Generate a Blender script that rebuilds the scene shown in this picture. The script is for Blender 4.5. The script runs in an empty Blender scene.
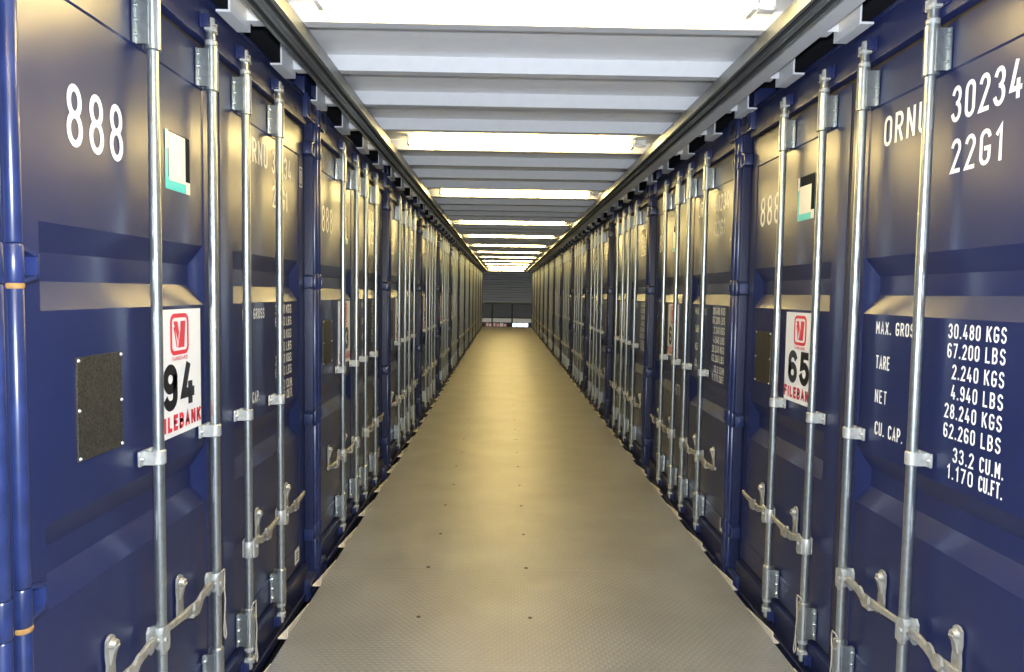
import bpy, bmesh, math, random
from mathutils import Vector, Matrix
random.seed(4)
PI = math.pi
scene = bpy.context.scene
COL = scene.collection

# ------------------------------------------------------------------ materials
def new_mat(name):
    m = bpy.data.materials.new(name); m.use_nodes = True
    nt = m.node_tree; b = nt.nodes['Principled BSDF']
    return m, nt, b
def N(nt, t, **kw):
    n = nt.nodes.new(t)
    for k, v in kw.items(): setattr(n, k, v)
    return n
def simple(name, col, rough=.5, metal=0., spec=.5, bump=None, coat=0., wear=None):
    """bump=(scale,strength,distance); wear=(scale,colour,amount) gives mottled dirt"""
    m, nt, b = new_mat(name)
    b.inputs['Base Color'].default_value = (*col, 1)
    b.inputs['Roughness'].default_value = rough
    b.inputs['Metallic'].default_value = metal
    b.inputs['Specular IOR Level'].default_value = spec
    b.inputs['Coat Weight'].default_value = coat
    b.inputs['Coat Roughness'].default_value = .12
    tc = N(nt, 'ShaderNodeTexCoord')
    if wear:
        no = N(nt, 'ShaderNodeTexNoise'); no.inputs['Scale'].default_value = wear[0]; no.inputs['Detail'].default_value = 6
        nt.links.new(tc.outputs['Object'], no.inputs['Vector'])
        cr = N(nt, 'ShaderNodeValToRGB'); cr.color_ramp.elements[0].position = .45; cr.color_ramp.elements[1].position = .75
        nt.links.new(no.outputs['Fac'], cr.inputs['Fac'])
        mu = N(nt, 'ShaderNodeMath', operation='MULTIPLY'); mu.inputs[1].default_value = wear[2]
        nt.links.new(cr.outputs['Color'], mu.inputs[0])
        mx = N(nt, 'ShaderNodeMix', data_type='RGBA')
        mx.inputs[6].default_value = (*col, 1); mx.inputs[7].default_value = (*wear[1], 1)
        nt.links.new(mu.outputs[0], mx.inputs[0]); nt.links.new(mx.outputs[2], b.inputs['Base Color'])
    if bump:
        no = N(nt, 'ShaderNodeTexNoise'); no.inputs['Scale'].default_value = bump[0]; no.inputs['Detail'].default_value = 2
        nt.links.new(tc.outputs['Object'], no.inputs['Vector'])
        bp = N(nt, 'ShaderNodeBump'); bp.inputs['Strength'].default_value = bump[1]; bp.inputs['Distance'].default_value = bump[2]
        nt.links.new(no.outputs['Fac'], bp.inputs['Height']); nt.links.new(bp.outputs['Normal'], b.inputs['Normal'])
    return m
def emit(name, col, s):
    m, nt, b = new_mat(name)
    b.inputs['Base Color'].default_value = (*col, 1)
    b.inputs['Emission Color'].default_value = (*col, 1)
    b.inputs['Emission Strength'].default_value = s
    return m

M = {}
M['navy'] = simple('navy_paint', (.014, .021, .082), .36, spec=.5, bump=(5, .25, .01), wear=(9, (.018, .026, .09), .5))
M['panel'] = simple('navy_door_paint', (.012, .019, .074), .31, spec=.55, bump=(2.2, .4, .012), wear=(6, (.016, .024, .085), .5))
M['frame'] = simple('navy_frame_paint', (.010, .015, .055), .42, spec=.4, wear=(12, (.018, .022, .06), .4))
M['tube'] = simple('bright_navy_paint', (.013, .022, .080), .28, spec=.6, wear=(14, (.03, .05, .2), .4))
M['rubber'] = simple('brown_black_rubber', (.035, .026, .017), .55, wear=(20, (.09, .06, .03), .4))
M['rust'] = simple('rust_stain', (.30, .17, .05), .8, wear=(60, (.12, .06, .03), .8))
M['galv'] = simple('galvanised_rod', (.52, .56, .56), .30, metal=.92, bump=(60, .12, .002), wear=(50, (.36, .40, .40), .7))
M['cast'] = simple('galvanised_cast', (.50, .52, .51), .5, metal=.55, bump=(90, .3, .003), wear=(45, (.33, .33, .31), .8))
M['handle'] = simple('dull_zinc_handle', (.43, .42, .38), .5, metal=.5, bump=(80, .3, .003), wear=(40, (.24, .22, .18), .8))
M['white_paint'] = simple('white_steel_paint', (.66, .67, .69), .38, spec=.4, bump=(9, .15, .004), wear=(16, (.56, .565, .58), .35))
M['ceil'] = simple('white_ceiling_sheet', (.86, .86, .86), .5, bump=(5, .2, .006), wear=(7, (.78, .775, .77), .6))
M['strut'] = simple('galvanised_strut', (.30, .31, .30), .42, metal=.8, wear=(30, (.25, .26, .25), .8))
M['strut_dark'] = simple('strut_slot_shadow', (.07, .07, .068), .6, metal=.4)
M['bracket'] = simple('cream_bracket', (.82, .78, .70), .5, wear=(25, (.55, .42, .28), .5))
M['letter'] = simple('white_lettering', (.85, .86, .84), .38, spec=.5)
M['sign'] = simple('white_sign_vinyl', (.80, .81, .83), .35, spec=.5)
M['red'] = simple('red_ink', (.62, .03, .05), .4)
M['black'] = simple('black_ink', (.008, .008, .010), .4)
M['teal'] = simple('teal_vinyl', (.03, .55, .58), .3, spec=.6)
M['darkprint'] = simple('dark_navy_vinyl', (.010, .012, .02), .8, spec=.1)
M['cream'] = simple('cream_vinyl_and_glare', (.80, .78, .70), .3, spec=.6)
M['void'] = simple('void_shade', (.012, .013, .02), .8)  # near black, stands in for shade in casting holes and voids
M['white_plastic'] = simple('white_plastic', (.80, .80, .80), .35)
M['wire'] = simple('seal_wire_rope', (.36, .33, .28), .6)
M['grey_rail'] = simple('dark_grey_steel', (.03, .03, .032), .5, metal=.3)
M['beige'] = simple('beige_beam', (.50, .43, .32), .6)
M['darkwall'] = simple('dark_grey_cladding', (.075, .07, .06), .8, spec=.2)
M['redbox'] = simple('faded_red_carton', (.50, .16, .12), .7)
M['palebox'] = simple('pale_carton', (.60, .52, .42), .7)
M['tube_on'] = emit('glowing_tube', (1.0, .765, .30), 51)
M['daylight_pane'] = emit('daylight_pane', (.72, .86, 1.0), 3.0)

# data plate : stamped brass-grey metal with rows of engraved marks
m, nt, b = new_mat('data_plate_metal')
b.inputs['Metallic'].default_value = .6; b.inputs['Roughness'].default_value = .5
tc = N(nt, 'ShaderNodeTexCoord')
mp = N(nt, 'ShaderNodeMapping'); mp.inputs['Scale'].default_value = (130, 130, 110)
nt.links.new(tc.outputs['Object'], mp.inputs['Vector'])
no = N(nt, 'ShaderNodeTexNoise'); no.inputs['Scale'].default_value = 1.6; no.inputs['Detail'].default_value = 3
nt.links.new(mp.outputs[0], no.inputs['Vector'])
cr = N(nt, 'ShaderNodeValToRGB')
cr.color_ramp.elements[0].position = .38; cr.color_ramp.elements[0].color = (.035, .033, .028, 1)
cr.color_ramp.elements[1].position = .62; cr.color_ramp.elements[1].color = (.085, .08, .066, 1)
nt.links.new(no.outputs['Fac'], cr.inputs['Fac']); nt.links.new(cr.outputs[0], b.inputs['Base Color'])
M['plate'] = m

# chequer plate deck
m, nt, b = new_mat('deck_chequer_plate')
b.inputs['Roughness'].default_value = .38; b.inputs["Specular IOR Level"].default_value = .6
tc = N(nt, 'ShaderNodeTexCoord')
sep = N(nt, 'ShaderNodeSeparateXYZ'); nt.links.new(tc.outputs['Object'], sep.inputs[0])
def math_(op, a, bb=None):
    n = N(nt, 'ShaderNodeMath', operation=op)
    for i, v in enumerate((a, bb)):
        if v is None: continue
        if isinstance(v, (int, float)): n.inputs[i].default_value = v
        else: nt.links.new(v, n.inputs[i])
    return n.outputs[0]
X, Y = sep.outputs[0], sep.outputs[1]
P = .036
row = math_('FLOOR', math_('DIVIDE', Y, P * .6))
sh = math_('MULTIPLY', math_('MODULO', row, 2.0), .5)
fx = math_('SUBTRACT', math_('FRACT', math_('ADD', math_('DIVIDE', X, P), sh)), .5)
fy = math_('SUBTRACT', math_('FRACT', math_('DIVIDE', Y, P * .6)), .5)
d = math_('SQRT', math_('ADD', math_('POWER', math_('MULTIPLY', fx, 2.4), 2.0), math_('POWER', math_('MULTIPLY', fy, 1.7), 2.0)))
h = math_('SMOOTH_MIN', math_('MAXIMUM', math_('SUBTRACT', .62, d), 0.0), .3)
bp = N(nt, 'ShaderNodeBump'); bp.inputs['Strength'].default_value = .9; bp.inputs['Distance'].default_value = .009
nt.links.new(h, bp.inputs['Height']); nt.links.new(bp.outputs[0], b.inputs['Normal'])
no = N(nt, 'ShaderNodeTexNoise'); no.inputs['Scale'].default_value = 2.2; no.inputs['Detail'].default_value = 8
nt.links.new(tc.outputs['Object'], no.inputs['Vector'])
cr = N(nt, 'ShaderNodeValToRGB')
cr.color_ramp.elements[0].position = .35; cr.color_ramp.elements[0].color = (.180, .184, .198, 1)
cr.color_ramp.elements[1].position = .7; cr.color_ramp.elements[1].color = (.232, .237, .252, 1)
nt.links.new(no.outputs['Fac'], cr.inputs['Fac']); nt.links.new(cr.outputs[0], b.inputs['Base Color'])
M['deck'] = m

# ------------------------------------------------------------------ mesh helpers
def finish(bm, name, mat, parent=None, loc=None, smooth=False):
    me = bpy.data.meshes.new(name)
    bmesh.ops.recalc_face_normals(bm, faces=bm.faces[:])
    bm.to_mesh(me); bm.free()
    mats = mat if isinstance(mat, (list, tuple)) else [mat]
    for q in mats: me.materials.append(q)
    if smooth:
        for p in me.polygons: p.use_smooth = True
        try: me.set_sharp_from_angle(angle=math.radians(38))
        except Exception: pass
    o = bpy.data.objects.new(name, me); COL.objects.link(o)
    if parent: o.parent = parent
    if loc: o.location = loc
    return o
def box(bm, x0, x1, y0, y1, z0, z1, bev=0., mi=0):
    r = bmesh.ops.create_cube(bm, size=1)
    vs = r['verts']
    for v in vs:
        v.co = Vector((x0 + (v.co.x + .5) * (x1 - x0), y0 + (v.co.y + .5) * (y1 - y0), z0 + (v.co.z + .5) * (z1 - z0)))
    fs = set(f for v in vs for f in v.link_faces)
    for f in fs: f.material_index = mi
    if bev:
        es = list(set(e for v in vs for e in v.link_edges))
        r = bmesh.ops.bevel(bm, geom=es, offset=bev, segments=2, affect='EDGES', profile=.6)
        for f in r['faces']: f.material_index = mi
def cyl(bm, p, q, r, r2=None, seg=16, mi=0, cap=True):
    p, q = Vector(p), Vector(q); r2 = r if r2 is None else r2
    ax = (q - p).normalized()
    t = Vector((0, 0, 1)) if abs(ax.z) < .9 else Vector((1, 0, 0))
    a = ax.cross(t).normalized(); bb = ax.cross(a)
    ra = [bm.verts.new(p + (a * math.cos(2 * PI * i / seg) + bb * math.sin(2 * PI * i / seg)) * r) for i in range(seg)]
    rb = [bm.verts.new(q + (a * math.cos(2 * PI * i / seg) + bb * math.sin(2 * PI * i / seg)) * r2) for i in range(seg)]
    for i in range(seg):
        f = bm.faces.new((ra[i], ra[(i + 1) % seg], rb[(i + 1) % seg], rb[i])); f.material_index = mi
    if cap:
        bm.faces.new(ra).material_index = mi; bm.faces.new(rb[::-1]).material_index = mi
def lathe(bm, x, y, prof, seg=18, mi=0):
    """prof = [(r, z)...] about a vertical axis, ends capped"""
    rings = [[bm.verts.new((x + r * math.cos(2 * PI * i / seg), y + r * math.sin(2 * PI * i / seg), z)) for i in range(seg)] for r, z in prof]
    for a, c in zip(rings, rings[1:]):
        for i in range(seg):
            bm.faces.new((a[i], a[(i + 1) % seg], c[(i + 1) % seg], c[i])).material_index = mi
    bm.faces.new(rings[0]).material_index = mi; bm.faces.new(rings[-1][::-1]).material_index = mi
def prism(bm, pts, axis, a0, a1, mi=0):
    """extrude polygon along an axis ('x','y','z') between a0 and a1; pts are the other two coords in order"""
    def mk(p, a):
        if axis == 'x': return (a, p[0], p[1])
        if axis == 'y': return (p[0], a, p[1])
        return (p[0], p[1], a)
    A = [bm.verts.new(mk(p, a0)) for p in pts]; B = [bm.verts.new(mk(p, a1)) for p in pts]
    n = len(pts)
    for i in range(n): bm.faces.new((A[i], A[(i + 1) % n], B[(i + 1) % n], B[i])).material_index = mi
    bm.faces.new(A[::-1]).material_index = mi; bm.faces.new(B).material_index = mi
def tube_path(bm, pts, r, seg=8, mi=0):
    pts = [Vector(p) for p in pts]; rings = []
    up = None
    for i, p in enumerate(pts):
        t = (pts[min(i + 1, len(pts) - 1)] - pts[max(i - 1, 0)]).normalized()
        if up is None:
            up = Vector((0, 0, 1)) if abs(t.z) < .9 else Vector((1, 0, 0))
        a = t.cross(up).normalized(); up = a.cross(t).normalized()
        rings.append([bm.verts.new(p + (a * math.cos(2 * PI * k / seg) + up * math.sin(2 * PI * k / seg)) * r) for k in range(seg)])
    for A, B in zip(rings, rings[1:]):
        for k in range(seg): bm.faces.new((A[k], A[(k + 1) % seg], B[(k + 1) % seg], B[k])).material_index = mi
    bm.faces.new(rings[0]).material_index = mi; bm.faces.new(rings[-1][::-1]).material_index = mi

def tag(o, label=None, cat=None, group=None, kind=None):
    if label: o['label'] = label
    if cat: o['category'] = cat
    if group: o['group'] = group
    if kind: o['kind'] = kind
    return o
def empty(name, loc=(0, 0, 0), rz=0.):
    o = bpy.data.objects.new(name, None); COL.objects.link(o)
    o.location = loc; o.rotation_euler = (0, 0, rz); o.empty_display_size = .2
    return o
KIDS = {}
def copy_tree(o, parent=None):
    c = o.copy(); COL.objects.link(c); c.parent = parent
    for ch in list(KIDS.get(o.name, [])):
        copy_tree(ch, c)
    return c
def index_kids():
    KIDS.clear()
    for o in bpy.data.objects:
        if o.parent: KIDS.setdefault(o.parent.name, []).append(o)

# ------------------------------------------------------------------ stencil lettering
def arc(cx, cy, rx, ry, a0, a1, n=12):
    return [(cx + rx * math.cos(math.radians(a0 + (a1 - a0) * i / n)), cy + ry * math.sin(math.radians(a0 + (a1 - a0) * i / n))) for i in range(n + 1)]
W = .40
G = {
 '0': ([arc(.2, .78, .2, .22, 0, 180) + arc(.2, .22, .2, .22, 180, 360) + [(W, .78)]], W),
 '1': ([[(.0, .80), (.17, 1), (.17, 0)]], .2),
 '2': ([arc(.2, .77, .2, .23, 165, -28) + [(.0, .0), (W, .0)]], W),
 '3': ([arc(.19, .76, .19, .24, 160, -80), arc(.19, .26, .21, .26, 80, -160)], W),
 '4': ([[(.22, 1), (.0, .24), (.44, .24)], [(.32, .46), (.32, 0)]], .44),
 '5': ([[(.37, 1), (.05, 1), (.03, .56)] + arc(.19, .31, .21, .31, 118, -160)], W),
 '6': ([arc(.2, .76, .2, .24, 25, 180) + [(0, .3)] + arc(.2, .27, .2, .27, 180, 540, 20)], W),
 '7': ([[(0, 1), (.4, 1), (.13, 0)]], W),
 '8': ([arc(.2, .76, .18, .24, -90, 270, 20), arc(.2, .26, .2, .26, 90, 450, 20)], W),
 '9': ([arc(.2, .24, .2, .24, 205, 360) + [(.4, .7)] + arc(.2, .73, .2, .27, 0, 360, 20)], W),
 'O': None, 'R': ([[(0, 0), (0, 1), (.2, 1)] + arc(.2, .75, .2, .25, 90, -90)[1:] + [(0, .5)], [(.2, .5), (.41, 0)]], .41),
 'N': ([[(0, 0), (0, 1)], [(.4, 0), (.4, 1)], [(.02, .93), (.38, .07)]], W),
 'U': ([[(0, 1), (0, .21)] + arc(.2, .21, .2, .21, 180, 360)[1:] + [(.4, 1)]], W),
 'G': ([arc(.2, .78, .2, .22, 15, 180) + arc(.2, .22, .2, .22, 180, 360) + [(.4, .46), (.2, .46)]], W),
 'M': ([[(0, 0), (0, 1)], [(.46, 0), (.46, 1)], [(.02, .93), (.23, .35)], [(.23, .35), (.44, .93)]], .46),
 'A': ([[(0, 0), (.21, 1), (.42, 0)], [(.07, .3), (.35, .3)]], .42),
 'X': ([[(0, 0), (.4, 1)], [(0, 1), (.4, 0)]], W),
 'S': ([arc(.2, .76, .19, .24, 20, 235) + arc(.2, .25, .2, .25, 55, -160)], W),
 'T': ([[(0, 1), (.4, 1)], [(.2, 1), (.2, 0)]], W),
 'E': ([[(.36, 1), (0, 1), (0, 0), (.36, 0)], [(0, .52), (.3, .52)]], .36),
 'F': ([[(.36, 1), (0, 1), (0, 0)], [(0, .52), (.3, .52)]], .36),
 'L': ([[(0, 1), (0, 0), (.34, 0)]], .34), 'I': ([[(0.02, 0), (.02, 1)]], .04),
 'C': ([arc(.2, .78, .2, .22, 15, 180) + arc(.2, .22, .2, .22, 180, 345)], W),
 'P': ([[(0, 0), (0, 1), (.2, 1)] + arc(.2, .73, .2, .27, 90, -90)[1:] + [(0, .46)]], W),
 'K': ([[(0, 0), (0, 1)], [(.4, 1), (.02, .42)], [(.13, .58), (.41, 0)]], .41),
 'B': ([[(0, 0), (0, 1), (.19, 1)] + arc(.19, .76, .18, .24, 90, -90)[1:] + [(0, .52)], [(.19, .52)] + arc(.19, .26, .2, .26, 90, -90)[1:] + [(0, 0)]], W),
 'V': ([[(0, 1), (.2, 0), (.4, 1)]], W), 'D': ([[(0, 0), (0, 1), (.15, 1)] + arc(.15, .72, .25, .28, 90, 0)[1:] + arc(.15, .28, .25, .28, 0, -90) + [(0, 0)]], W),
 '.': ([[(.02, 0), (.02, .05)]], .04), ' ': ([], .22),
}
G['O'] = G['0']
def ribbon(bm, pts, w, fn, mi=0):
    n = len(pts)
    closed = n > 3 and (Vector(pts[0]) - Vector(pts[-1])).length < 1e-4
    L_, R_ = [], []
    for i in range(n):
        if closed: a, c = pts[(i - 1) % (n - 1)], pts[(i + 1) % (n - 1)]
        else: a, c = pts[max(i - 1, 0)], pts[min(i + 1, n - 1)]
        p = Vector(pts[i]); d1 = (p - Vector(a)); d2 = (Vector(c) - p)
        if d1.length < 1e-6: d1 = d2
        if d2.length < 1e-6: d2 = d1
        d1, d2 = d1.normalized(), d2.normalized()
        t = (d1 + d2)
        t = t.normalized() if t.length > .2 else d1
        nn = Vector((-t.y, t.x)); k = 1 / max(.45, abs(nn.dot(Vector((-d1.y, d1.x)))))
        e = Vector((0, 0))
        if not closed and i == 0: e = -d2 * w * .35
        if not closed and i == n - 1: e = d1 * w * .35
        L_.append(fn(*(p + e + nn * w / 2 * k))); R_.append(fn(*(p + e - nn * w / 2 * k)))
    lv = [bm.verts.new(v) for v in L_]; rv = [bm.verts.new(v) for v in R_]
    for i in range(n - 1):
        try: bm.faces.new((lv[i], rv[i], rv[i + 1], lv[i + 1])).material_index = mi
        except ValueError: pass
def text_w(s, sp): return sum(G[c][1] + sp for c in s) - sp
def text(bm, s, u, z, h, v, hs=.85, sw=.13, sp=.36, align='l', width=None, mi=0):
    """flat lettering on the door plane; (u, z) lower left of the ink, h cap height, width of the ink"""
    if width: hs = (width - sw * h) / (text_w(s, sp) * h)
    tw = text_w(s, sp) * h * hs + sw * h
    x = u - (tw if align == 'r' else tw / 2 if align == 'c' else 0) + sw * h / 2
    for ch in s:
        strokes, w = G[ch]
        for st in strokes:
            st2 = [(px * hs, py * (1 - sw) + sw / 2) for px, py in st]
            ribbon(bm, st2, sw, lambda a, c, x=x: (x + a * h, -v, z + c * h), mi)
        x += (w + sp) * h * hs
def quad(bm, u0, u1, z0, z1, v, mi=0):
    q = [bm.verts.new(p) for p in ((u0, -v, z0), (u1, -v, z0), (u1, -v, z1), (u0, -v, z1))]
    bm.faces.new(q).material_index = mi

# ------------------------------------------------------------------ container, local frame: x = u-1.25 along the door wall, -y towards the aisle
C0 = 1.25
ZB, ZT = -.10, 2.635          # container bottom and top above the deck
def U(u): return u - C0
POLE_V = .045
def door_leaf(u0, u1, hinge_left, root):
    """pressed steel door skin: framed panel with two deep horizontal pans"""
    z0, z1 = .115, 2.455
    pa, pb = (.184, 1.114) if hinge_left else (1.386, 2.316)
    s = .006
    us = [u0, pa, pa + s, pa + .05, pb - .05, pb - s, pb, u1]
    pans = [(1.542, 1.612, 1.683, 1.753), (.814, .884, .954, 1.024)]
    zs = [z0, .225, .225 + s]
    for p in reversed(pans): zs += list(p)
    zs += [2.312 - s, 2.312, z1]
    zs = sorted(zs)
    def depth(i, j):
        if i in (0, 1, 6, 7) or zs[j] <= .2251 or zs[j] >= 2.3119: return 0.
        for a, b_, c, d_ in pans:
            if zs[j] in (b_, c) and i in (3, 4): return .040
        return .004
    bm = bmesh.new()
    V = [[bm.verts.new((U(u), depth(i, j), z)) for j, z in enumerate(zs)] for i, u in enumerate(us)]
    for i in range(len(us) - 1):
        for j in range(len(zs) - 1):
            c = [V[i][j], V[i + 1][j], V[i + 1][j + 1], V[i][j + 1]]
            deep = [k for k in range(4) if c[k].co.y > .03]
            if len(deep) == 1:      # hip corner of a pan: crease runs from the deep corner outwards
                k = deep[0]; c = c[k:] + c[:k]
                bm.faces.new((c[0], c[1], c[2])); bm.faces.new((c[0], c[2], c[3]))
            else: bm.faces.new(c)
    # returned edges
    T = .045
    edge = [V[i][0] for i in range(len(us))] + [V[-1][j] for j in range(1, len(zs))] + [V[i][-1] for i in range(len(us) - 2, -1, -1)] + [V[0][j] for j in range(len(zs) - 2, 0, -1)]
    back = [bm.verts.new((v.co.x, T + .03, v.co.z)) for v in edge]
    n = len(edge)
    for i in range(n): bm.faces.new((edge[i], edge[(i + 1) % n], back[(i + 1) % n], back[i]))
    bm.faces.new(back[::-1])
    d = finish(bm, 'door', M['panel'], root)
    # vertical edge fold at the middle of the container and rubber seal
    bm = bmesh.new()
    g = .012
    box(bm, U(u0) - g, U(u1) + g, .012, .04, z1, z1 + .02)
    box(bm, U(u0) - g, U(u1) + g, .012, .04, z0 - .02, z0)
    ue = u1 if hinge_left else u0
    box(bm, U(ue) - .001 if hinge_left else U(ue) - g, U(ue) + g if hinge_left else U(ue) + .001, .004, .04, z0, z1)
    uh = u0 if hinge_left else u1
    box(bm, U(uh) - g if hinge_left else U(uh), U(uh) if hinge_left else U(uh) + g, .012, .04, z0, z1)
    finish(bm, 'door_seal', M['rubber'], d)
    return d

def lock_rod(u, side, root, sidewire=0):
    """side -1: handle swings to smaller u, +1: to larger u"""
    x, y = U(u), -POLE_V
    bm = bmesh.new()
    lathe(bm, x, y, [(.0155, .06), (.0165, .07), (.0165, 2.50), (.0155, 2.51)], 20)
    rod = finish(bm, 'lock_rod', M['galv'], root, smooth=True)
    # sleeves with screwed flanges
    for z0, z1 in ((2.305, 2.448), (.110, .262)):
        bm = bmesh.new()
        lathe(bm, x, y, [(.018, z0 - .008), (.0235, z0 - .004), (.0235, z1 + .004), (.018, z1 + .010)], 20)
        for s in (-1, 1):
            box(bm, x + s * .020 if s > 0 else x - .038, x + .038 if s > 0 else x - .020, -.010, -.002, z0 + .006, z1 - .008, .003)
            box(bm, min(x + s * .020, x + s * .027), max(x + s * .020, x + s * .027), y, -.004, z0 + .006, z1 - .008)
            for zz in (z0 + .03, (z0 + z1) / 2, z1 - .03):
                cyl(bm, (x + s * .033, -.010, zz), (x + s * .033, -.017, zz), .006, .004, 10)
        finish(bm, 'rod_sleeve', M['galv'], rod, smooth=True)
    # mid height clamp
    bm = bmesh.new()
    lathe(bm, x, y, [(.0175, 1.062), (.0215, 1.066), (.0215, 1.104), (.0175, 1.108)], 20)
    box(bm, x - .044, x + .044, -.010, -.002, 1.062, 1.108, .003)
    for s in (-1, 1):
        box(bm, min(x + s * .014, x + s * .022), max(x + s * .014, x + s * .022), y, -.004, 1.064, 1.106)
        cyl(bm, (x + s * .034, -.010, 1.085), (x + s * .034, -.018, 1.085), .008, .005, 10)
    finish(bm, 'rod_clamp', M['cast'], rod, smooth=True)
    # cams top and bottom: stub, collar and hooked lugs
    for zc, s in ((2.50, 1), (.06, -1)):
        bm = bmesh.new()
        z = lambda k: zc + s * k
        a = [(.016, z(-.045)), (.021, z(-.040)), (.021, z(-.028)), (.015, z(-.022)), (.015, z(.002)), (.021, z(.006)), (.021, z(.020)), (.014, z(.026)), (.012, z(.052))]
        lathe(bm, x, y, a if s > 0 else a[::-1], 16)
        for t in (-1, 1):
            prism(bm, [(x + t * .010, y - .004), (x + t * .026, y - .012), (x + t * .030, y + .012), (x + t * .012, y + .016)], 'z', min(z(.004), z(.040)), max(z(.004), z(.040)))
        finish(bm, 'locking_cam', M['cast'], rod, smooth=True)
        # painted keeper on the frame
        bm = bmesh.new()
        zk0, zk1 = sorted((z(.010), z(.052)))
        for t in (-1, 1):
            x0, x1 = sorted((x + t * .030, x + t * .048))
            box(bm, x0, x1, y - .010, -.026, zk0, zk1, .003)
        box(bm, x - .055, x + .055, -.034, -.026, zk0 - .006, zk1 + .006, .002)
        finish(bm, 'cam_keeper', M['navy'], root, smooth=True)
    # handle hub: pair of cheeks clamped on the rod
    zh = .520
    bm = bmesh.new()
    lathe(bm, x, y, [(.0175, zh - .034), (.020, zh - .030), (.020, zh + .030), (.0175, zh + .034)], 18)
    for k in (-1, 1):
        yy = y + k * .021
        pts = [(x - side * .004, zh - .034), (x + side * .030, zh - .044), (x + side * .044, zh - .034), (x + side * .046, zh + .030), (x + side * .034, zh + .046), (x - side * .004, zh + .034)]
        if side < 0: pts = pts[::-1]
        prism(bm, pts, 'y', yy - .004, yy + .004)
    cyl(bm, (x + side * .026, y - .030, zh + .004), (x + side * .026, y + .028, zh + .004), .008, seg=12)
    finish(bm, 'handle_hub', M['cast'], rod, smooth=True)
    # handle bar
    bm = bmesh.new()
    P_ = [(.028, .000, .030), (.075, .004, .032), (.120, -.004, .030), (.165, -.016, .034), (.205, -.012, .038), (.245, -.004, .032), (.300, .002, .024), (.365, .006, .022), (.395, .008, .020)]
    rings = []
    for dx, dz, hh in P_:
        yy = y + .004 * math.sin(dx * 16)
        cx, cz = x + side * dx, zh + dz
        t = .0065
        rings.append([bm.verts.new(c) for c in ((cx, yy - t, cz - hh / 2 + .003), (cx, yy - t, cz + hh / 2 - .003), (cx, yy - t + .003, cz + hh / 2), (cx, yy + t - .003, cz + hh / 2), (cx, yy + t, cz + hh / 2 - .003), (cx, yy + t, cz - hh / 2 + .003), (cx, yy + t - .003, cz - hh / 2), (cx, yy - t + .003, cz - hh / 2))])
    for A, B in zip(rings, rings[1:]):
        for k in range(8): bm.faces.new((A[k], A[(k + 1) % 8], B[(k + 1) % 8], B[k]))
    bm.faces.new(rings[0]); bm.faces.new(rings[-1][::-1])
    finish(bm, 'door_handle', M['handle'], rod, smooth=True)
    # catch and retainer on the door
    kx = x + side * .215
    bm = bmesh.new()
    pts = [(-.020, .100), (-.008, .110), (.008, .110), (.020, .100), (.022, .060), (.017, .030), (.020, .005), (.020, -.035), (.010, -.048), (-.010, -.048), (-.020, -.035), (-.020, .005), (-.017, .030), (-.022, .060)]
    prism(bm, [(kx + a, zh + c) for a, c in pts][::-1], 'y', -.010, -.002)
    cyl(bm, (kx, -.010, zh + .086), (kx, -.026, zh + .084), .017, .013, 14)
    cyl(bm, (kx, -.010, zh - .034), (kx, -.024, zh - .034), .013, .010, 14)
    # hook plate hanging over the bar
    hk = [(-.016, .020), (.004, .022), (.018, .014), (.034, .030), (.050, .034), (.056, .024), (.044, -.002), (.016, -.028), (-.012, -.026), (-.022, -.004)]
    prism(bm, [(kx - side * a, zh + c) for a, c in (hk if side < 0 else hk[::-1])], 'y', y - .022, y - .013)
    box(bm, kx - .014, kx + .014, y - .015, -.006, zh - .034, zh - .020, .003)
    prism(bm, [(-.030, zh + .080), (-.010, zh + .092), (-.006, zh + .060), (-.006, zh + .026), (-.014, zh + .030), (-.020, zh + .060)], 'x', kx - .010, kx + .010)
    finish(bm, 'handle_catch', M['handle'], root, smooth=True)
    return rod

def seal_wire(u, z, rod):
    x, y = U(u), -POLE_V
    bm = bmesh.new()
    pts = []
    for i in range(25):
        a = i / 24 * 2 * PI - PI / 2
        pts.append((x + .029 * math.cos(a), y - .029 * abs(math.cos(a / 2 + PI / 4 + PI / 2)) - .006 if False else y - .018 - .010 * (1 - abs(math.cos(a))), z + .032 + .034 * math.sin(a)))
    tube_path(bm, pts, .0028, 6)
    tube_path(bm, [(x - .002, y - .028, z), (x + .003, y - .030, z - .05), (x - .004, y - .030, z - .11), (x - .012, y - .030, z - .15), (x - .014, y - .032, z - .18), (x - .004, y - .032, z - .195), (x + .006, y - .032, z - .18), (x + .004, y - .030, z - .15), (x - .004, y - .029, z - .11)], .0028, 6)
    o = finish(bm, 'seal_wire', M['wire'], rod, smooth=True)
    o['label'] = 'beige wire seal looped around the rod'

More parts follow.
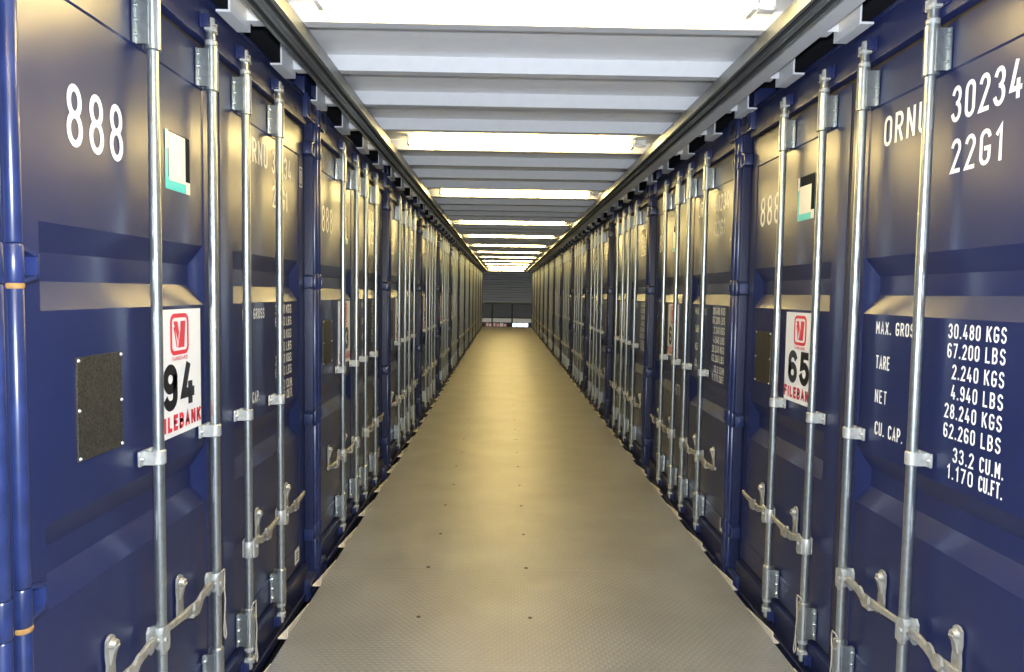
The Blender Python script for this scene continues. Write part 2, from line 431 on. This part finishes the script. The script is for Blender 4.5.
def casting(root, ua, ub, z0, z1, post_side):
    bm = bmesh.new()
    # block with an oval hole in the front
    cx, cz = (U(ua) + U(ub)) / 2, (z0 + z1) / 2
    box(bm, U(ua), U(ub), -.050, .10, z0, z1, .006)
    hx, hz = .040, .030
    outer = [(U(ua) + .007, z0 + .007), (U(ub) - .007, z0 + .007), (U(ub) - .007, z1 - .007), (U(ua) + .007, z1 - .007)]
    n = 24
    oval = [(cx + hx * max(-1, min(1, 1.25 * math.cos(2 * PI * i / n))), cz + hz * math.sin(2 * PI * i / n)) for i in range(n)]
    ring = []
    for i in range(n):
        a = math.atan2(oval[i][1] - cz, oval[i][0] - cx); c, s = math.cos(a), math.sin(a)
        k = min((U(ub) - .007 - cx) / max(abs(c), 1e-6), (z1 - .007 - cz) / max(abs(s), 1e-6))
        ring.append((cx + c * k, cz + s * k))
    A = [bm.verts.new((p[0], -.056, p[1])) for p in ring]; B = [bm.verts.new((p[0], -.056, p[1])) for p in oval]; Cc = [bm.verts.new((p[0], -.0505, p[1])) for p in oval]
    D = [bm.verts.new((p[0], -.0505, p[1])) for p in ring]
    for i in range(n):
        j = (i + 1) % n
        bm.faces.new((A[i], A[j], B[j], B[i])); bm.faces.new((B[i], B[j], Cc[j], Cc[i])); bm.faces.new((D[i], D[j], A[j], A[i]))
    f = bm.faces.new(Cc); f.material_index = 1  # shallow hole floor coloured near black for the shade inside
    return finish(bm, 'corner_casting', [M['navy'], M['void']], root, smooth=True)

def post(root, left):
    s = 1 if left else -1
    e = .012 if left else 2.488
    bm = bmesh.new()
    # hollow section behind and round nosed front edge
    x0, x1 = sorted((U(e), U(e + s * .050)))
    box(bm, x0, x1, -.040, .12, .02, 2.508, .004)
    x0, x1 = sorted((U(e), U(e + s * .095)))
    box(bm, x0, x1, .004, .12, .02, 2.508, .004)
    o = finish(bm, 'corner_post', M['frame'], root, smooth=True)
    cx, cy = U(e + s * .020), -.043
    # nose in lengths between the hinges
    hz = [(.20, .29), (.850, .937), (1.605, 1.690), (2.322, 2.410)]
    bm = bmesh.new()
    zz = .02
    for a, c in hz + [(2.508, 2.6)]:
        lathe(bm, cx, cy, [(.0165, zz), (.018, zz + .004), (.018, a - .006), (.016, a - .002)], 20)
        box(bm, cx - .012, cx + .012, cy, -.008, zz, a - .003)
        zz = c + .002
    finish(bm, 'post_nose', M['tube'], o, smooth=True)
    for a, c in hz:
        bm = bmesh.new()
        lathe(bm, cx, cy, [(.017, a), (.0195, a + .005), (.0195, c - .005), (.017, c)], 20)
        # strap: bent lug reaching to the door edge
        t = .010
        xe = cx + s * .022; xo = cx + s * .072
        def bar(p, q):
            (xa, za), (xb, zb) = p, q
            box_pts = [(xa, za - t / 2), (xb, zb - t / 2), (xb, zb + t / 2), (xa, za + t / 2)]
            prism(bm, box_pts, 'y', -.050, -.002)
        bar((xe - s * .008, c - .004), (xo, c - .022)); bar((xe - s * .008, a + .004), (xo, a + .016))
        x0, x1 = sorted((xo - s * .006, xo + s * .004)); box(bm, x0, x1, -.050, -.002, a + .012, c - .018, .002)
        x0, x1 = sorted((xe - s * .01, xo)); box(bm, x0, x1, -.006, -.001, a + .01, c - .015)
        h = finish(bm, 'hinge', M['tube'], root, smooth=True)

def rust_rings(root):
    cx, cy = U(.032), -.043
    for z in (.845, 1.60):
        for h in [o for o in KIDS.get(root.name, []) if o.name.startswith('hinge')]:
            zs_ = [v.co.z for v in h.data.vertices]; xs_ = [v.co.x for v in h.data.vertices]
            if abs(min(zs_) - z) < .03 and max(xs_) < 0:
                bm = bmesh.new()
                lathe(bm, cx, cy, [(.0188, z - .006), (.0202, z - .003), (.0202, z + .003), (.0190, z + .006)], 20)
                r = finish(bm, 'rust_ring', M['rust'], h, smooth=True); r['label'] = 'orange brown rust line under the hinge'

def sign(root, uc, number, du=0.):
    """white numbered sign with red logo"""
    hw, z0, z1 = .165, 1.108, 1.530
    v = .0025
    bm = bmesh.new()
    box(bm, U(uc - hw), U(uc + hw), -v, .0035, z0, z1)
    s = finish(bm, 'number_sign', M['sign'], root)
    s['label'] = 'white sign reading %s under a red square logo' % number
    e = v + .0008
    bm = bmesh.new()
    x = U(uc)
    # rounded square outline
    def rr(cx, cz, hx, hz, r, n=6):
        p = []
        for qx, qz, a in ((1, 1, 0), (-1, 1, 90), (-1, -1, 180), (1, -1, 270)):
            for i in range(n + 1):
                an = math.radians(a + 90 * i / n)
                p.append((cx + qx * (hx - r) + r * math.cos(an), cz + qz * (hz - r) + r * math.sin(an)))
        return p + [p[0]]
    zc = 1.447
    ribbon(bm, rr(x, zc, .062, .062, .022), .014, lambda a, c: (a, -e, c))
    # slanted blocks forming the letter like mark inside
    for pts in ([(-.040, .036), (-.014, .036), (-.004, .006), (-.010, -.022)], [(.006, .036), (.040, .036), (.030, -.038), (-.012, -.038), (.004, .010)], [(-.040, .020), (-.030, .020), (-.016, -.036), (-.022, -.036)]):
        bm.faces.new([bm.verts.new((x + a * 1.12, -e, zc + c * 1.2)) for a, c in pts])
    text(bm, 'VANGUARD', x, 1.359, .014, e, sw=.2, align='c', width=.115)
    finish(bm, 'logo', M['red'], s)
    bm = bmesh.new()
    text(bm, number, x - .004, 1.196, .155, e, sw=.22, sp=.36, align='c', width=.235)
    finish(bm, 'number', M['black'], s)
    bm = bmesh.new()
    text(bm, 'FILEBANK', x, 1.126, .054, e, sw=.25, sp=.42, align='c', width=.322)
    finish(bm, 'lettering', M['red'], s)
    return s

def container(side_name):
    left_row = side_name == 'left'
    d1 = .065 if left_row else 0.
    root = empty('shipping_container')
    # body: corrugated box behind the door frame
    bm = bmesh.new()
    Lc = 5.9
    n = 42
    for sx in (0, 1):
        pts = []
        for i in range(n + 1):
            y = .12 + (Lc - .12) * i / n
            k = [0, 0, .03, .03][i % 4]
            pts.append(((U(.045) + k) if sx == 0 else (U(2.455) - k), y))
        A = [bm.verts.new((p[0], p[1], ZB + .14)) for p in pts]; B = [bm.verts.new((p[0], p[1], ZT - .08)) for p in pts]
        for i in range(n): bm.faces.new((A[i], A[i + 1], B[i + 1], B[i]))
    box(bm, U(.04), U(2.46), .12, Lc, ZT - .09, ZT - .01)
    box(bm, U(.04), U(2.46), .12, Lc, ZB + .03, ZB + .15)
    box(bm, U(.06), U(2.44), Lc - .04, Lc, ZB + .05, ZT - .02)
    finish(bm, 'body', M['frame'], root)
    # header, sill
    bm = bmesh.new()
    box(bm, U(.12), U(2.38), -.024, .12, 2.476, ZT - .012, .004)
    box(bm, U(.12), U(2.38), -.030, .12, ZT - .022, ZT - .004, .003)
    finish(bm, 'header', M['navy'], root, smooth=True)
    bm = bmesh.new()
    box(bm, U(.12), U(2.38), -.026, .12, ZB + .02, .092, .004)
    box(bm, U(.19), U(2.31), -.034, .02, ZB + .01, ZB + .05, .004)
    finish(bm, 'sill', M['frame'], root, smooth=True)
    for a, c in ((.03, .19), (2.31, 2.47)):
        casting(root, a, c, 2.508, ZT, None); casting(root, a, c, ZB, .022, None)
        bm = bmesh.new(); box(bm, U(a) + .012, U(c) - .012, -.030, .09, ZT, ZT + .10, .006)
        finish(bm, 'stacking_block', M['navy'], root, smooth=True)
    post(root, True); post(root, False)
    dl = door_leaf(.112, 1.236, True, root)
    dr = door_leaf(1.264, 2.388, False, root)
    rods = [lock_rod(.656, -1, root), lock_rod(1.083, -1, root), lock_rod(1.417, 1, root), lock_rod(1.844, 1, root)]
    # lettering, every line its own part of the door
    v = .0012 - .004
    def mark(door, st, u, z, h, **kw):
        bm = bmesh.new(); text(bm, st, U(u), z, h, v, **kw)
        o = finish(bm, 'marking', M['letter'], door); o['label'] = 'white lettering reading ' + st
    mark(dl, '888', .245 + d1 * .95, 1.954 if left_row else 1.974, .158, sw=.112, width=.265)
    mark(dr, 'ORNU', 1.490 + d1, 2.150, .108, sw=.13, width=.270)
    mark(dr, '30234', 1.885, 2.144, .110, sw=.125, width=.305)
    mark(dr, '22G1', 1.893, 1.988, .104, sw=.125, width=.232)
    mark(dr, 'MAX. GROSS', 1.495, 1.470, .047, sw=.138, width=.275)
    mark(dr, 'TARE', 1.503, 1.343, .050, sw=.138, width=.095)
    mark(dr, 'NET', 1.508, 1.218, .049, sw=.118, width=.080)
    mark(dr, 'CU. CAP.', 1.516, 1.100, .050, sw=.138, width=.185)
    rows = [('30.480', 'KGS', 1.481), ('67.200', 'LBS', 1.421), ('2.240', 'KGS', 1.357), ('4.940', 'LBS', 1.295), ('28.240', 'KGS', 1.235), ('62.260', 'LBS', 1.174), ('33.2', 'CU.M.', 1.105), ('1.170', 'CU.FT.', 1.050)]
    for a, c, z in rows:
        k = {6: .150, 5: .122, 4: .098}[len(a)]
        mark(dr, a, 2.075, z, .046, sw=.138, align='r', width=k)
        mark(dr, c, 2.100, z, .046, sw=.138, width=.083 if len(c) == 3 else .100)
    # boxed check digit on the door border
    bm = bmesh.new()
    x = U(2.350)
    pts = [(x - .022, 2.150), (x + .022, 2.150), (x + .022, 2.250), (x - .022, 2.250), (x - .022, 2.150)]
    ribbon(bm, pts, .007, lambda a, c: (a, -.0012, c))
    text(bm, '0', x, 2.165, .070, .0012, sw=.12, align='c', width=.024)
    finish(bm, 'check_digit_box', M['letter'], dr)
    # square vinyl picture label, upper left leaf
    a = .735 + d1 * 1.4
    w = .178 if left_row else .185
    bm = bmesh.new()
    x0, x1 = U(a), U(a + w)
    z0, z1 = (1.922, 2.112) if left_row else (1.956, 2.158)
    quad(bm, x0, x1, z0, z1, -.0028, 0)
    quad(bm, x0 + .020, x1, z0 + .040, z1, -.0020, 1)
    quad(bm, x0 + .022, x1 - .035, z0 + .030, z1 - .045 if not left_row else z1 - .004, -.0012, 2)  # cream centre paints in the glare; reaches the top in the left row
    quad(bm, x1 - .033, x1, z0, z0 + .040, -.0012, 2)
    quad(bm, x0, x0 + .020, z1 - .060, z1, -.0012, 2)
    for i in range(5): quad(bm, x0 + .065, x1 - .065, z1 - .095 - i * .009, z1 - .099 - i * .009, -.0006, 3)
    l = finish(bm, 'vinyl_label', [M['teal'], M['darkprint'], M['cream'], M['sign']], dl)
    l['label'] = 'teal and white square vinyl label'
    # data plate
    a = .256 + d1
    bm = bmesh.new()
    box(bm, U(a), U(a + .215), -.002, .0045, 1.146, 1.418, .0015)
    pl = finish(bm, 'data_plate', M['plate'], dl); pl['label'] = 'tarnished brass data plate'
    for xx in (a + .006, a + .209):
        for z in (1.154, 1.28, 1.410):
            bm = bmesh.new(); cyl(bm, (U(xx), -.002, z), (U(xx), -.006, z), .0055, .003, 10)
            finish(bm, 'rivet', M['cast'], pl, smooth=True)
    # small white inspection label low on the right leaf
    bm = bmesh.new(); box(bm, U(2.225), U(2.300), -.0008, .002, .135, .215)
    il = finish(bm, 'inspection_label', M['cream'], dr)
    bm = bmesh.new()
    for i in range(3): quad(bm, U(2.24), U(2.285), .155 + i * .016, .163 + i * .016, .0014)
    finish(bm, 'lettering', M['black'], il)
    return root, rods

S = 2.5
ORD = ['first', 'second', 'third', 'fourth', 'fifth', 'sixth', 'seventh', 'eighth', 'ninth', 'tenth', 'eleventh', 'twelfth', 'thirteenth']
XL, XR = -1.093, 1.374
YL, YR = 2.7657, 2.873
for side in ('left', 'right'):
    root, rods = container(side)
    uc = .900 if side == 'left' else .832
    index_kids()
    for k in range(-1, 13):
        c = root if k == 0 else copy_tree(root)
        c.location = (XL, YL + S * k, 0) if side == 'left' else (XR, YR + S * k, 0)
        c.rotation_euler = (0, 0, PI / 2 if side == 'left' else -PI / 2)
        num = str(94 - k if side == 'left' else 65 + k)
        if k >= 0: c['number'] = num
        if k == 0: base = c
        if k == -1: lab = 'navy blue shipping container at the near %s edge, just before the one signed %s' % (side, 94 if side == 'left' else 65)
        elif k == 0: lab = 'navy blue shipping container nearest the camera in the %s row, its white sign reading %s' % (side, num)
        elif k == 12: lab = 'navy blue shipping container farthest down the %s row, next to the end railing' % side
        else: lab = 'navy blue shipping container, %s from the camera in the %s row' % (ORD[k], side)
        tag(c, lab, 'shipping container', 'shipping containers in the %s row' % side)
        c['_n'] = num
    for o in [o for o in bpy.data.objects if '_n' in o.keys()]:
        num = o['_n']; del o['_n']
        if 'number' in o.keys(): del o['number']
        sign(o, uc, num)
    # rope seals seen on the nearest doors
    if side == 'left':
        seal_wire(1.083, .50, rods[1]); seal_wire(1.417, .235, rods[2]); rust_rings(root)
    else:
        seal_wire(1.083, .235, rods[1]); seal_wire(1.417, .235, rods[2])

# ------------------------------------------------------------------ deck
Y0, Y1 = -1.2, 34.2
FL, FR = -.976, 1.273
bm = bmesh.new()
seams = [Y0] + [-.83 + 1.222 * i for i in range(0, 29)] + [Y1]
seams = [s for s in seams if s <= Y1]
for a, c in zip(seams, seams[1:]):
    if c - a < .02: continue
    box(bm, FL, FR, a + .0012, c - .0012, -.012, 0)
for s in (FL + .05, FR - .10): box(bm, s, s + .05, Y0, Y1, -.16, -.012)
fl = finish(bm, 'floor', M['deck']); tag(fl, kind='structure')
bm = bmesh.new()
for i, s in enumerate(seams[1:-1]):
    for k, dx in ((-.55, .0), (-.42, 0), (.15, 0), (.75, 0), (1.05, 0)):
        if k in (.15, -.42):
            cyl(bm, (k, s + .03, 0), (k, s + .03, .0018), .013, .011, 12)
    for k in (.15, -.40):
        cyl(bm, (k, s + .61, 0), (k, s + .61, .0018), .011, .010, 12)
tag(finish(bm, 'floor_screws', M['grey_rail'], fl))
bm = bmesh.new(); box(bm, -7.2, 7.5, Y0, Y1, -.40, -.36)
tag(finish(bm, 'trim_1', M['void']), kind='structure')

# deck joist end brackets seen in the gap beside the deck
def deck_bracket(x0, x1, s):
    bm = bmesh.new()
    # folded gusset: tapering shelf outwards, tapering upright against the deck edge
    L = .36
    prism(bm, [(x0, 0), (x1, 0), (x1, L)], 'z', -.026, -.020)
    u = x1 - s * .004
    V = [bm.verts.new(c) for c in ((x1, 0, -.024), (u, 0, -.024), (u, 0, .028), (x1, 0, .028), (x1, L, -.024), (u, L, -.024), (u, L, -.014), (x1, L, -.014))]
    for f in ((0, 1, 2, 3), (4, 7, 6, 5), (0, 4, 5, 1), (3, 2, 6, 7), (0, 3, 7, 4), (1, 5, 6, 2)): bm.faces.new([V[k] for k in f])
    return finish(bm, 'deck_bracket', M['bracket'])
first = {}
LY = [.19, 2.68, 5.13, 7.66, 10.75, 13.30, 15.85, 18.40, 20.90, 23.40, 25.90, 28.40, 30.90, 33.20]   # batten lights
def joist_ys():
    r = [-.25]
    for a, c in zip(LY, LY[1:]):
        n = round((c - a) / .61)
        r += [a + .145 + (c - a) / n * i * (.985 if n == 4 else 1) for i in range(n)]
    return r + [33.36]
ys = joist_ys()
for side in ('left', 'right'):
    s = 1 if side == 'left' else -1
    x0, x1 = (-1.033, -.985) if side == 'left' else (1.314, 1.283)
    pb = deck_bracket(x0, x1, s)
    for i, y in enumerate(ys):
        o = pb if i == 0 else pb.copy()
        if i: COL.objects.link(o)
        o.location = (0, y - .17, 0)
        tag(o, 'cream steel angle bracket in the gap along the %s edge of the deck' % side, 'bracket', 'angle brackets along the %s edge of the deck' % side)

# ------------------------------------------------------------------ ceiling
CZ, JB = 2.702, 2.630
bm = bmesh.new()
box(bm, -.99, 1.25, Y0, Y1, CZ, CZ + .03)
tag(finish(bm, 'ceiling', M['ceil']), kind='structure')
bm = bmesh.new(); box(bm, -7.2, 7.5, Y0, Y1, 2.745, 2.80)  # dark slab over the container tops, added to keep sky light out
tag(finish(bm, 'sky_block_slab', M['void']), kind='structure')
def joist():
    r = empty('ceiling_joist')
    bm = bmesh.new()
    # shallow channel: web facing the camera, flange below, lip
    box(bm, -1.000, 1.262, 0, .006, JB, CZ, .0015)
    box(bm, -1.000, 1.262, .002, .060, JB, JB + .006, .0015)
    box(bm, -1.000, 1.262, .054, .060, JB, JB + .020)
    finish(bm, 'channel', M['white_paint'], r)
    for s, xw in ((1, -1.010), (-1, 1.288)):
        bm = bmesh.new()
        a, c = sorted((xw, xw + s * .008)); box(bm, a, c, -.17, .04, 2.598, 2.70, .002)
        a, c = sorted((xw, xw - s * .045)); box(bm, a, c, -.17, .04, 2.598, 2.607, .002)
        a, c = sorted((xw + s * .005, -1.0 if s > 0 else 1.262)); box(bm, a, c, 0, .006, JB, CZ)
        finish(bm, 'bracket', M['white_paint'], r)
    return r
jp = joist(); index_kids()
for i, y in enumerate(ys):
    o = jp if i == 0 else copy_tree(jp)
    o.location = (0, y, 0)
    tag(o, 'white steel joist crossing the ceiling between the two container rows', 'joist', 'white joists across the ceiling')

# galvanised double strut under the joists and pale edge strip, each side
for side in ('left', 'right'):
    x0, x1 = (-.902, -.788) if side == 'left' else (.995, 1.097)
    r = empty('strut_rail', ((x0 + x1) / 2, 0, JB))
    w = (x1 - x0) / 2
    bm = bmesh.new()
    t = .004; zb = -.053
    # two open channels, slots facing down
    for cx in (-w / 2, w / 2):
        h = w / 2 - .001
        prism(bm, [(cx - h, 0), (cx - h, zb), (cx - .011, zb), (cx - .011, zb + .010), (cx - h + t, zb + .010), (cx - h + t, -t), (cx + h - t, -t), (cx + h - t, zb + .010), (cx + .011, zb + .010), (cx + .011, zb), (cx + h, zb), (cx + h, 0)], 'y', Y0, Y1 - .1)
    finish(bm, 'channel', M['strut'], r)
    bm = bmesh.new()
    for cx in (-w / 2, w / 2): box(bm, cx - .010, cx + .010, Y0, Y1 - .1, zb + .014, zb + .02)  # dark strips set inside the slots to stand in for their shade
    finish(bm, 'slot_shade_strip', M['strut_dark'], r)
    tag(r, 'long galvanised strut rail under the ceiling joists on the %s side' % side, 'rail', 'galvanised strut rails')
    bm = bmesh.new()
    e0, e1 = (-.940, -.904) if side == 'left' else (1.100, 1.226)
    box(bm, e0, e1, Y0, Y1 - .1, JB - .008, JB - .001)
    tag(finish(bm, 'ceiling_edge_strip', M['white_paint']), 'pale painted steel strip along the ceiling outside the %s strut rail' % side, 'steel strip')

# ------------------------------------------------------------------ lights
def light():
    r = empty('batten_light')
    bm = bmesh.new()
    # spine with sloped reflectors
    prism(bm, [(-.062, 2.700), (-.030, 2.668), (.030, 2.668), (.062, 2.700)], 'x', -.690, .890)
    o = finish(bm, 'batten_body', M['white_plastic'], r)
    for sx in (-.700, .900):
        bm = bmesh.new()
        s = 1 if sx < 0 else -1
        a, c = sorted((sx, sx + s * .022)); box(bm, a, c, -.046, .046, 2.634, 2.700, .004)
        finish(bm, 'end_cap', M['white_plastic'], r, smooth=True)
    for yy in (-.032, .032):
        bm = bmesh.new()
        cyl(bm, (-.678, yy, 2.648), (.878, yy, 2.648), .015, seg=16)
        finish(bm, 'tube', M['tube_on'], r, smooth=True)
    bm = bmesh.new()
    tube_path(bm, [(.900, -.01, 2.665), (.915, -.02, 2.650), (.935, -.035, 2.640), (.960, -.03, 2.642), (.975, -.01, 2.655), (.960, .01, 2.668), (.930, .01, 2.672), (.91, 0, 2.672)], .005, 8)
    box(bm, .925, .985, .01, .05, 2.655, 2.700, .004)
    finish(bm, 'supply_cable', M['white_plastic'], r, smooth=True)
    return r
lp = light(); index_kids()
for k, y in enumerate(LY):
    o = lp if k == 0 else copy_tree(lp)
    o.location = (0, y, 0)
    if k == 0: lab = 'fluorescent batten light right above the camera, out of view'
    elif k == 1: lab = 'glowing fluorescent batten light nearest the camera, cut by the top edge of the photo'
    elif k == 13: lab = 'glowing fluorescent batten light farthest away at the end of the aisle ceiling'
    else: lab = 'glowing fluorescent batten light across the ceiling, %s from the camera' % ORD[k - 1]
    tag(o, lab, 'ceiling light', 'fluorescent lights along the ceiling')

# ------------------------------------------------------------------ end of the aisle
YE = 34.15
r = empty('guard_railing', (.2, YE - .05, 0))
bm = bmesh.new()
for name, x in (('post', -.76), ('post', .19)):
    bm = bmesh.new(); box(bm, x - .035, x + .035, -.03, .03, -.06, 1.10, .004); finish(bm, 'post', M['grey_rail'], r)
for z, h in ((1.10, .03), (-.04, .02)):
    bm = bmesh.new(); box(bm, -1.15, 1.09, -.025, .025, z - h, z + h, .004); finish(bm, 'rail', M['grey_rail'], r)
tag(r, 'dark steel guard railing closing the far end of the walkway', 'railing')
# warehouse wall beyond, ribbed cladding above, darker below
YW = 40.
bm = bmesh.new()
n = 26
z = 1.02
pts = []
while z < 3.6:
    pts += [(YW, z), (YW, z + .05), (YW + .04, z + .07), (YW + .04, z + .12)]; z += .14
pts += [(YW + .2, z), (YW + .2, 1.02)]
prism(bm, pts, 'x', -8, 8)
clad = finish(bm, 'wall_back', simple('ribbed_cladding', (.21, .195, .165), .7, metal=.2)); tag(clad, kind='structure')
bm = bmesh.new(); box(bm, -8, 8, YW + .05, YW + .2, .19, 1.02); box(bm, -8, 8, YW + .8, YW + 1, -6, .19)
tag(finish(bm, 'wall_front', M['darkwall']), kind='structure')
bm = bmesh.new(); box(bm, -8, 8, YW - .05, YW + .1, -.03, .19, .01)
tag(finish(bm, 'steel_beam', M['beige']), 'beige horizontal steel beam across the warehouse wall behind the end railing', 'beam')
for i in range(6):
    bm = bmesh.new()
    x = -1.02 + i * .20
    box(bm, x, x + .18, YW + .3, YW + .5, -.40 + 0, -.10 - (i % 2) * .03, .006)
    bm2 = bmesh.new(); box(bm2, x + .07, x + .11, YW + .297, YW + .301, -.40, -.10 - (i % 2) * .03)
    o = finish(bm, 'carton', M['redbox'] if i % 3 != 1 else M['palebox'])
    finish(bm2, 'tape', M['palebox'], o)
    tag(o, 'small faded carton on the low shelf beyond the end railing, %s from the left' % ORD[i], 'carton', 'cartons beyond the end railing')
bm = bmesh.new(); box(bm, -8, 8, YW + .2, YW + .8, -.46, -.40)
tag(finish(bm, 'shelf', M['palebox']), 'pale shelf under the cartons and windows beyond the end railing', 'shelf')
for i, (a, c) in enumerate(((.42, .70), (.76, 1.06), (1.12, 1.36))):
    bm = bmesh.new(); box(bm, a - .03, c + .03, YW + .3, YW + .34, -.40, -.05, .004)
    o = finish(bm, 'window_%d' % (i + 1), M['grey_rail'])
    bm = bmesh.new(); box(bm, a, c, YW + .295, YW + .305, -.37, -.08)
    finish(bm, 'pane', M['daylight_pane'], o); tag(o, kind='structure')

bm = bmesh.new()
box(bm, -8.2, -8, YE, YW, -6, 3.6); box(bm, 8, 8.2, YE, YW, -6, 3.6)  # unseen side walls, added to keep sky light off the end wall
tag(finish(bm, 'sky_block_walls', M['darkwall']), kind='structure')
bm = bmesh.new(); box(bm, -8.2, 8.2, YE, YW + 1, 3.6, 3.7); tag(finish(bm, 'sky_block_roof', M['darkwall']), kind='structure')  # unseen roof, added to shut out the sky light
bm = bmesh.new(); box(bm, -8.2, 8.2, YE, YW + 1, -6.1, -6); tag(finish(bm, 'sky_block_floor', M['darkwall']), kind='structure')  # unseen floor, added to close the box against sky light
bm = bmesh.new(); box(bm, -8.2, 8.2, YE - .2, YE - .1, 2.8, 3.7); tag(finish(bm, 'sky_block_panel', M['darkwall']), kind='structure')  # unseen panel, added to block sky light above the aisle ceiling
# ------------------------------------------------------------------ camera, sky, look
cam = bpy.data.cameras.new('camera'); co = bpy.data.objects.new('camera', cam); COL.objects.link(co)
F, YAW, PIT, ROL = 715.6175, .0117, .0597, .0148
cam.sensor_fit = 'HORIZONTAL'; cam.sensor_width = 36; cam.lens = F / 1024 * 36
cam.clip_start = .02; cam.clip_end = 200
Ry = Matrix(((math.cos(YAW), -math.sin(YAW), 0), (math.sin(YAW), math.cos(YAW), 0), (0, 0, 1)))
Rp = Matrix(((1, 0, 0), (0, math.cos(PIT), -math.sin(PIT)), (0, math.sin(PIT), math.cos(PIT))))
Rr = Matrix(((math.cos(ROL), 0, math.sin(ROL)), (0, 1, 0), (-math.sin(ROL), 0, math.cos(ROL))))
Mx = Rr @ Rp @ Ry              # world -> (right, forward, up)
R_, F_, U_ = Mx.row[0], Mx.row[1], Mx.row[2]
rot = Matrix((R_, U_, -F_)).transposed()
co.matrix_world = Matrix.Translation((0, 0, 1.6)) @ rot.to_4x4()
scene.camera = co

w = bpy.data.worlds.new('world'); scene.world = w; w.use_nodes = True
bg = w.node_tree.nodes['Background']; bg.inputs[0].default_value = (.75, .86, 1.0, 1); bg.inputs[1].default_value = 2.0
# the photographer's flash, mounted just above the lens
fd = bpy.data.lights.new('camera_flash', 'SPOT'); fo = bpy.data.objects.new('camera_flash', fd); COL.objects.link(fo)
fd.energy = 420; fd.color = (.86, .92, 1.0); fd.spot_size = math.radians(150); fd.spot_blend = .6; fd.shadow_soft_size = .04
fo.matrix_world = Matrix.Translation((0, .05, 1.74)) @ rot.to_4x4()
vs = scene.view_settings
vs.view_transform = 'Standard'; vs.look = 'None'; vs.gamma = 1; vs.use_curve_mapping = False
vs.exposure = 0.0
